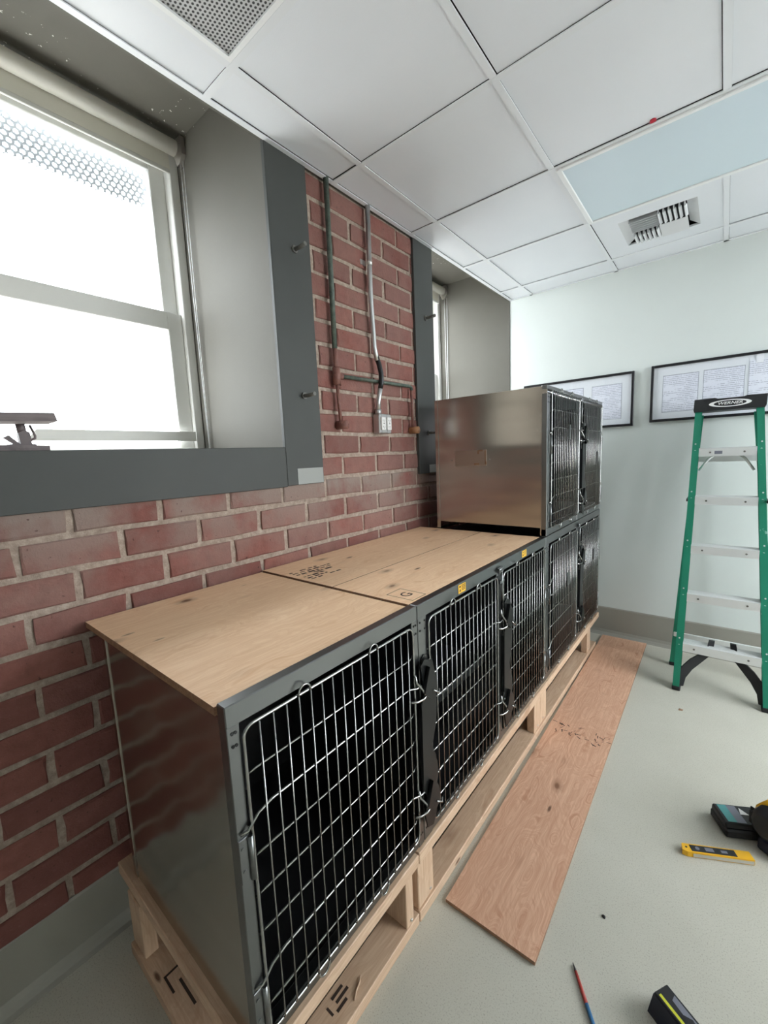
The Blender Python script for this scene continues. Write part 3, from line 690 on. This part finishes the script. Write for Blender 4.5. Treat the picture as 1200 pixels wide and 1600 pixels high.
# plywood strip lying on the floor
fp = MB().prism([(.822, 1.246, .002), (1.118, 1.250, .002), (1.090, 3.722, .002), (.792, 3.715, .002)], (0, 0, .012))
fp = obj('plywood_panel', fp, M['plyred'], None); edges(fp); tag(fp, 'long reddish plywood strip lying on the floor in front of the cages', 'plywood')
st = MB()
for i in range(46):
    x = rg.uniform(.835, 1.095); y = 2.30+.11*rg.random()+(x-.82)*.05
    l = rg.uniform(.006, .026); a = rg.uniform(0, 3.1); dx, dy = math.cos(a)*l, math.sin(a)*l; n = .0016
    st.prism([(x-n, y-n, .0140), (x+dx-n, y+dy-n, .0140), (x+dx+n, y+dy+n, .0140), (x+n, y+n, .0140)], (0, 0, .0003))
obj('ink_stamp', st, M['ink'], fp)

# --- pipes and conduit on the brick
t = thing('copper_pipe', (.02, 1.95, 1.63), 'old green-painted pipe branching across the brick to two open stubs', 'pipe')
px = .026
obj('pipe_run', MB().tube([(px, 1.672, 2.76), (px, 1.668, 2.0)], .0125, 12), M['patina'], t)
obj('pipe_run', MB().tube([(px, 1.668, 2.0), (px, 1.670, 1.90)], .0115, 12), M['rust'], t)
obj('tee_fitting', MB().cyl((px, 1.670, 1.915), (px, 1.671, 1.835), .019, 12).cyl((px, 1.670, 1.878), (px, 1.706, 1.879), .0155, 12), M['rust'], t)
obj('pipe_run', MB().tube([(px, 1.671, 1.84), (px, 1.682, 1.655)], .0085, 10), M['rust'], t)
obj('pipe_run', MB().tube([(px, 1.70, 1.879), (px, 2.262, 1.888), (px, 2.280, 1.884), (px, 2.285, 1.868)], .0095, 10), M['patina'], t)
obj('pipe_run', MB().tube([(px, 2.284, 1.872), (px, 2.286, 1.650)], .0085, 10), M['rust'], t)
for y, z, mm in ((1.682, 1.648, 'rust'), (2.287, 1.636, 'tan')):
    b = MB().tube([(.007, y, z), (.062, y+.004, z), (.062, y+.004, z), (.030, y+.002, z)], [.0205, .0205, .0125, .0125], 14)
    obj('stub', b, M[mm], t)
t = thing('electrical_conduit', (.02, 1.96, 1.71), 'galvanised electrical conduit with black tape running down to the outlet box', 'conduit')
obj('tube', MB().tube([(px, 1.955, 2.76), (px, 1.948, 2.3), (px+.004, 1.955, 2.05), (px+.014, 1.962, 1.985)], .0125, 12), M['emt'], t)
obj('tape_wrap', MB().tube([(px+.010, 1.961, 2.008), (px+.019, 1.970, 1.965), (px+.025, 1.976, 1.92), (px+.025, 1.974, 1.872), (px+.020, 1.970, 1.845)], .0132, 12), M['etape'], t)
obj('tube', MB().tube([(px+.021, 1.970, 1.85), (px+.006, 1.966, 1.78), (px, 1.968, 1.715)], .0125, 12), M['emt'], t)
obj('connector', MB().cyl((px, 1.968, 1.738), (px, 1.969, 1.712), .017, 8), M['boxst'], t)
obj('strap', MB().cyl((px, 1.950, 2.452), (px, 1.950, 2.478), .0145, 12).box(0, .006, 1.905, 1.945, 2.453, 2.477, .001), M['nickel'], t)
t = thing('outlet_box', (.0, 2.005, 1.61), 'metal outlet box with two white receptacles on the brick', 'outlet')
oy0, oy1, oz0, oz1 = 1.950, 2.052, 1.612, 1.714
obj('box_body', MB().box(0, .046, oy0, oy1, oz0, oz1, .004), M['boxst'], t)
for yc in (1.977, 2.025):
    rc = obj('receptacle', MB().box(.044, .056, yc-.0175, yc+.0175, 1.630, 1.697, .002), M['outlet'], t)
    e = MB().box(.046, .0485, yc-.010, yc+.010, 1.614, 1.630, .001).box(.046, .0485, yc-.010, yc+.010, 1.697, 1.713, .001); obj('mounting_ear', e, M['boxst'], rc)
    sl_ = MB()
    for zc in (1.647, 1.680):
        sl_.box(.056, .0565, yc-.007, yc-.005, zc-.004, zc+.004).box(.056, .0565, yc+.005, yc+.007, zc-.004, zc+.004).cyl((.056, yc, zc-.008), (.0565, yc, zc-.008), .002, 8)
    sl_.box(.056, .0565, yc-.004, yc+.004, 1.6615, 1.6655)
    obj('slots', sl_, M['slot'], rc)

# --- framed documents on the far wall
def picture(x0, x1, z0, z1, pages, label, loose=None):
    t = thing('picture_frame', ((x0+x1)/2, YF-.012, z0), label, 'picture', 'framed documents')
    yb, yf, fw = YF-.001, YF-.022, .017
    f = MB().box(x0, x0+fw, yf, yb, z0, z1, .002).box(x1-fw, x1, yf, yb, z0, z1, .002).box(x0+fw, x1-fw, yf, yb, z0, z0+fw, .002).box(x0+fw, x1-fw, yf, yb, z1-fw, z1, .002)
    obj('frame', f, M['pframe'], t)
    obj('mat_board', MB().box(x0+fw-.003, x1-fw+.003, YF-.009, YF-.005, z0+fw-.003, z1-fw+.003), M['mat'], t)
    for a, b, c, d in pages:
        obj('mat_opening', MB().box(a-.003, b+.003, YF-.0096, YF-.0088, c-.003, d+.003), M['matcut'], t)
        obj('document', MB().box(a, b, YF-.0102, YF-.0092, c, d), M['doc'], t, origin=((a+b)/2, YF-.010, (c+d)/2))
    if loose:
        a, b, c, d = loose
        obj('loose_page', MB().box(a, b, YF-.0125, YF-.0115, c, d), M['doc'], t, origin=((a+b)/2, YF-.012, (c+d)/2))
        obj('tape_tab', MB().box((a+b)/2-.075, (a+b)/2-.04, YF-.0132, YF-.0128, d-.02, d+.045), M['tape'], t)
    obj('glazing', MB().box(x0+fw-.002, x1-fw+.002, YF-.0165, YF-.0155, z0+fw-.002, z1-fw+.002), M['pglass'], t)
picture(.140, .943, 1.634, 2.021, [(.195, .375, 1.70, 1.945), (.415, .600, 1.70, 1.945), (.665, .862, 1.695, 1.945)], 'black-framed documents half hidden behind the stacked cage')
picture(1.045, 1.860, 1.648, 2.034, [(1.118, 1.312, 1.712, 1.956), (1.342, 1.545, 1.712, 1.960)], 'black-framed documents behind the top of the green ladder', (1.568, 1.775, 1.70, 1.985))

# --- green step ladder
L = thing('step_ladder', (1.50, 3.33, 0), 'green fibreglass step ladder with black top and aluminium treads', 'ladder')
def lin(a, b, k): return tuple(a[i]+(b[i]-a[i])*k for i in range(3))
FLb, FLt = (1.295, 3.140, .012), (1.318, 3.497, 1.69); FRb, FRt = (1.742, 3.150, .012), (1.637, 3.500, 1.69)
def channel(bot, top, sgn, dep, fl, tw, name, mat):
    prof = [(0, 0), (fl, 0), (fl, tw), (tw, tw), (tw, dep-tw), (fl, dep-tw), (fl, dep), (0, dep)]
    secs = [[(p[0]+sgn*a, p[1]+b, p[2]) for a, b in prof] for p in (bot, top)]
    return obj(name, MB().loft(secs), mat, L)
rl = channel(FLb, FLt, 1, .075, .034, .005, 'front_rail', M['green']); rr = channel(FRb, FRt, -1, .075, .034, .005, 'front_rail', M['green'])
RLb, RLt = (1.252, 3.478, .012), (1.330, 3.585, 1.66); RRb, RRt = (1.785, 3.500, .012), (1.625, 3.588, 1.66)
channel(RLb, RLt, 1, .035, .028, .004, 'rear_rail', M['green']); channel(RRb, RRt, -1, .035, .028, .004, 'rear_rail', M['green'])
for p, s in ((FLb, 1), (FRb, -1)): obj('foot', MB().box(min(p[0]-.002*s, p[0]+.040*s), max(p[0]-.002*s, p[0]+.040*s), p[1]-.003, p[1]+.080, .0, .026, .004), M['blkr'], L)
for p, s in ((RLb, 1), (RRb, -1)): obj('foot', MB().box(min(p[0]-.002*s, p[0]+.033*s), max(p[0]-.002*s, p[0]+.033*s), p[1]-.003, p[1]+.040, .0, .024, .004), M['blkr'], L)
for i, z in enumerate((.283, .580, .868, 1.163, 1.452)):
    k = (z-.012)/(1.69-.012); a, b = lin(FLb, FLt, k), lin(FRb, FRt, k); y = (a[1]+b[1])/2
    pf = [(y-.004, z-.048), (y-.004, z+.0), (y+.004, z+.003)]
    for q in range(6): pf += [(y+.010+q*.012, z+.003), (y+.012+q*.012, z-.001), (y+.017+q*.012, z-.001), (y+.019+q*.012, z+.003)]
    pf += [(y+.082, z+.002), (y+.082, z-.045), (y+.078, z-.045), (y+.078, z-.006), (y+.001, z-.006), (y+.001, z-.048)]
    x0, x1 = a[0]+.0345, b[0]-.0345
    stp = obj('tread', MB().prism([(x0, yy, zz) for yy, zz in pf], (x1-x0, 0, 0)), M['alu'], L)
    for xx in (x0+.055, x1-.055): obj('rivet', MB().cyl((xx, y-.004, z-.024), (xx, y-.006, z-.024), .0055, 8), M['bolt'], stp)
    if i in (4,):
        obj('tread_label', MB().box(1.425, 1.462, y-.0052, y-.0038, z-.034, z-.016), M['grayp'], stp)
        for xs_, xe in ((x0+.005, x0+.075), (x1-.005, x1-.075)):
            obj('tread_brace', MB().tube([(xs_, y+.03, z-.135), ((xs_*.4+xe*.6), y+.035, z-.066), (xe, y+.04, z-.040)], .0075, 6), M['alu'], stp)
    for p, s in ((a, 1), (b, -1)):
        obj('rivet', MB().cyl((p[0]+.016*s, p[1]+.002, z-.012), (p[0]+.016*s, p[1]-.002, z-.012), .0055, 8), M['alu'], L); obj('rivet', MB().cyl((p[0]+.016*s, p[1]+.002+.008, z+.030), (p[0]+.016*s, p[1]+.004, z+.030), .0045, 8), M['alu'], L)
# black knee braces at the bottom tread
for s, p in ((1, FLb), (-1, FRb)):
    x = p[0]+.034*s
    pts = [(0, .02), (0, .135), (.045, .190), (.095, .228), (.128, .262), (.138, .318), (.168, .314), (.160, .238), (.115, .188), (.062, .130), (.030, .075), (.020, .02)]
    b = MB().loft([[(x+s*u_*.92, p[1]+.030+u_*.45+(0.022 if q else 0), w_) for u_, w_ in pts] for q in (0, 1)])
    obj('knee_brace', b, M['blkr'], L)
for z, hh in ((1.392, .05), (.22, .03)):
    k = z/1.66; a, b = lin(RLb, RLt, k), lin(RRb, RRt, k)
    obj('rear_bar', MB().box(a[0]+.004, b[0]-.004, a[1]-.006, a[1]+.012, z-hh/2, z+hh/2, .002), M['alu'], L)
obj('spreader', MB().box(1.303, 1.311, 3.36, 3.57, 1.135, 1.150, .001), M['blk'], L); obj('spreader', MB().box(1.672, 1.680, 3.36, 3.57, 1.135, 1.150, .001), M['blk'], L)
cp = [(1.312, 1.676), (1.640, 1.676), (1.646, 1.690), (1.648, 1.752), (1.560, 1.754), (1.545, 1.748), (1.425, 1.748), (1.410, 1.754), (1.312, 1.752), (1.309, 1.690)]
cap = obj('top_cap', MB().loft([[(x, 3.490, z) for x, z in cp], [(x, 3.484, z) for x, z in [(1.480+(x-1.480)*.99, 1.715+(z-1.715)*.94) for x, z in cp]]][::-1]+[[(x, 3.640, z) for x, z in cp]]), M['blk'], L)
obj('cap_slot', MB().box(1.355, 1.415, 3.4825, 3.486, 1.736, 1.742).box(1.525, 1.590, 3.4825, 3.486, 1.738, 1.744), M['blkr'], cap)
def ell(cx, cz, a, b, y, t): return MB().prism([(cx+a*math.cos(R(q*10)), y, cz+b*math.sin(R(q*10))) for q in range(36)], (0, t, 0))
obj('logo_plate', ell(1.482, 1.716, .098, .021, 3.4828, .0012), M['white'], cap); obj('logo_inner', ell(1.482, 1.716, .075, .016, 3.4820, .0010), M['blk'], cap)
tm = textmesh('WERNER', .0225, .25, .0003); tm.xf(Matrix.Translation((1.482, 3.4815, 1.716)) @ Matrix.Rotation(R(90), 4, 'X') @ Matrix.Scale(1.28, 4, (1, 0, 0)))
obj('logo_lettering', tm, M['white'], cap)

# --- clamp jig on the sill of the near window
t = thing('toggle_clamp', (-.085, .50, SILL), 'metal toggle clamp between two grey boards on the near sill', 'clamp')
obj('base_board', MB().prism([(-.13, .22, SILL+.0005), (-.13, .555, SILL+.0005), (-.13, .555, SILL+.016), (-.13, .22, SILL+.024)], (.09, 0, 0)), M['board'], t)
obj('top_board', MB().prism([(-.14, .20, 1.618), (-.14, .580, 1.630), (-.14, .574, 1.654), (-.14, .20, 1.640)], (.11, 0, 0)), M['board'], t)
obj('clamp_body', MB().prism([(-.095, .497, SILL+.017), (-.095, .522, SILL+.017), (-.095, .520, 1.600), (-.095, .508, 1.606), (-.095, .494, 1.598)], (.028, 0, 0)).box(-.10, -.06, .47, .53, SILL+.016, SILL+.022), M['clampm'], t)
obj('lever', MB().prism([(-.09, .500, SILL+.018), (-.09, .486, SILL+.020), (-.09, .462, 1.586), (-.09, .474, 1.592)], (.020, 0, 0)), M['clampm'], t)
obj('bent_rod', MB().tube([(-.08, .519, 1.576), (-.08, .532, 1.584), (-.08, .533, 1.592), (-.08, .524, 1.622)], .0035, 8), M['clampm'], t)
obj('screw', MB().cyl((-.08, .505, 1.600), (-.08, .503, 1.624), .011, 12), M['clampm'], t)

# --- things on the floor
def place(mb, x, y, rz, z=0): return mb.xf(Matrix.Translation((x, y, z)) @ Matrix.Rotation(rz, 4, 'Z'))
kx, ky, ka = 1.520, 1.969, math.atan2(.103, .199)
t = thing('utility_knife', (kx, ky, 0), 'yellow and black utility knife lying on the floor', 'knife')
obj('handle', place(MB().prism([(-.112, -.010, .001), (-.104, .017, .001), (.112, .017, .001), (.112, -.017, .001), (-.098, -.017, .001)], (0, 0, .020)), kx, ky, ka), M['yellow'], t)
obj('grip_inlay', place(MB().box(-.082, .062, -.0125, .0125, .0205, .0225, .0006), kx, ky, ka), M['blk'], t)
obj('steel_channel', place(MB().box(-.08, .11, -.0185, -.0165, .004, .016), kx, ky, ka), M['nickel'], t)
obj('lanyard_hole', place(MB().cyl((-.095, .002, .0212), (-.095, .002, .0216), .0035, 10), kx, ky, ka), M['slot'], t)
obj('grip_print', place(MB().cyl((-.060, 0, .0225), (-.060, 0, .0228), .007, 10).box(-.035, -.008, -.007, .007, .0225, .0228).box(.015, .035, -.006, .004, .0225, .0228), kx, ky, ka), M['grayp'], t)
bx, by, ba = 1.572, 2.155, R(28)
t = thing('tool_battery', (bx, by, 0), 'black battery pack with teal label beside the yellow tool', 'battery')
obj('case', place(MB().box(-.055, .085, -.055, .055, .0, .034, .006).box(-.055, .085, -.048, .048, .034, .058, .005), bx, by, ba), M['blk'], t)
obj('label_print', place(MB().box(-.042, .020, -.040, .040, .0582, .0588), bx, by, ba), M['grayp'], t)
obj('label_print', place(MB().box(-.042, -.012, -.040, .040, .0588, .0592), bx, by, ba), M['teal'], t)
obj('label_print', place(MB().prism([(.020, .0, .0588), (.05, .0, .0588), (.03, .032, .0588)], (0, 0, .0005)), bx, by, ba), M['white'], t)
dx_, dy_, da = 1.712, 2.165, R(58)
t = thing('cordless_drill', (dx_, dy_, 0), 'black cordless tool with yellow side panel at the right edge', 'tool')
def rsec(x, w, h, zc, n=14): return [(x, w*math.cos(2*math.pi*k/n), zc+h*math.sin(2*math.pi*k/n)) for k in range(n)]
obj('motor_housing', place(MB().loft([rsec(-.13, .030, .036, .10), rsec(-.118, .045, .055, .10), rsec(-.06, .052, .064, .098), rsec(.03, .052, .064, .098), rsec(.10, .042, .050, .098), rsec(.13, .030, .034, .098)], True), dx_, dy_, da, .025), M['blk'], t)
obj('yellow_shell', place(MB().loft([rsec(-.085, .050, .0615, .10), rsec(-.08, .0545, .0665, .10), rsec(-.02, .0550, .0672, .098), rsec(.045, .0545, .0668, .098), rsec(.05, .050, .0615, .098)], True), dx_, dy_, da, .025), M['yellow'], t)
obj('vent_ribs', place(MB().box(-.122, -.116, -.048, .048, .075, .125, .002).box(-.108, -.102, -.053, .053, .070, .130, .002), dx_, dy_, da, .025), M['blkr'], t)
obj('handle', place(MB().loft([rsec(-.05, .03, .02, .075), rsec(-.06, .03, .02, .02)]).box(-.10, .06, -.05, .03, .0, .045, .010, 2), dx_, dy_, da), M['navy'], t)
qx, qy, qa = 1.478, 1.313, R(-32)
t = thing('tool_case', (qx, qy, 0), 'black box with lime stripe at the bottom edge', 'box')
obj('shell', place(MB().loft([[(-.088, -.032, 0), (-.088, .030, 0), (.085, .030, 0), (.085, -.032, 0)], [(-.080, -.024, .064), (-.078, .024, .064), (.080, .024, .064), (.080, -.024, .064)]]), qx, qy, qa), M['navy'], t)
obj('lid', place(MB().box(-.079, .079, -.0235, .0235, .064, .069, .002), qx, qy, qa), M['blk'], t)
obj('stripe', place(MB().box(-.070, .072, -.0175, -.0105, .069, .0695), qx, qy, qa), M['lime'], t)
obj('lid_print', place(MB().prism([(-.050, .004, .069), (.060, -.004, .069), (.060, .016, .069), (-.055, .018, .069)], (0, 0, .0004)), qx, qy, qa), M['grayp'], t)
obj('grip_recess', place(MB().prism([(-.030, -.006, .0693), (.015, -.008, .0693), (.022, .008, .0693), (-.005, .014, .0693)], (0, 0, .0004)), qx, qy, qa), M['blkr'], t)
t = thing('marking_pencil', (1.25, 1.26, 0), 'slim red and blue pencil pointing up the floor', 'pencil')
A, Bq = Vector((1.203, 1.322, .004)), Vector((1.300, 1.188, .006))
def seg(a, b): return [A.lerp(Bq, a), A.lerp(Bq, b)]
obj('point', MB().tube(seg(0, .12), [.0012, .0036], 8), M['graphite'], t); obj('red_body', MB().tube(seg(.12, .56), [.0038, .0052], 8), M['redp'], t); obj('blue_body', MB().tube(seg(.56, 1), [.0052, .0056], 8), M['bluep'], t)
sp = obj('wood_splinter', MB().tube([(.748, .906, .0415), (.757, .892, .042), (.762, .872, .041), (.772, .855, .0405)], [.0012, .0028, .0026, .001], 6), M['lumz']); tag(sp, 'pale wood splinter lying on the front timber plate', 'splinter')

def crumb(x, y, r, h, mat, label, cat, k):
    rg = random.Random(k); n = 9; f = [rg.uniform(.7, 1.2) for _ in range(n)]
    b = MB().loft([[(x+r*q*f[i]*math.cos(6.283*i/n), y+r*q*f[i]*math.sin(6.283*i/n), z) for i in range(n)] for z, q in ((.0004, .9), (h*.5, 1.0), (h, .5))])
    tag(obj(cat, b, mat), label, cat)
crumb(1.246, 1.510, .0055, .005, M['slot'], 'tiny black crumb on the open floor', 'crumb', 5)
crumb(1.352, 2.925, .013, .003, M['residue'], 'small brown scrap on the floor in front of the ladder', 'scrap', 8)
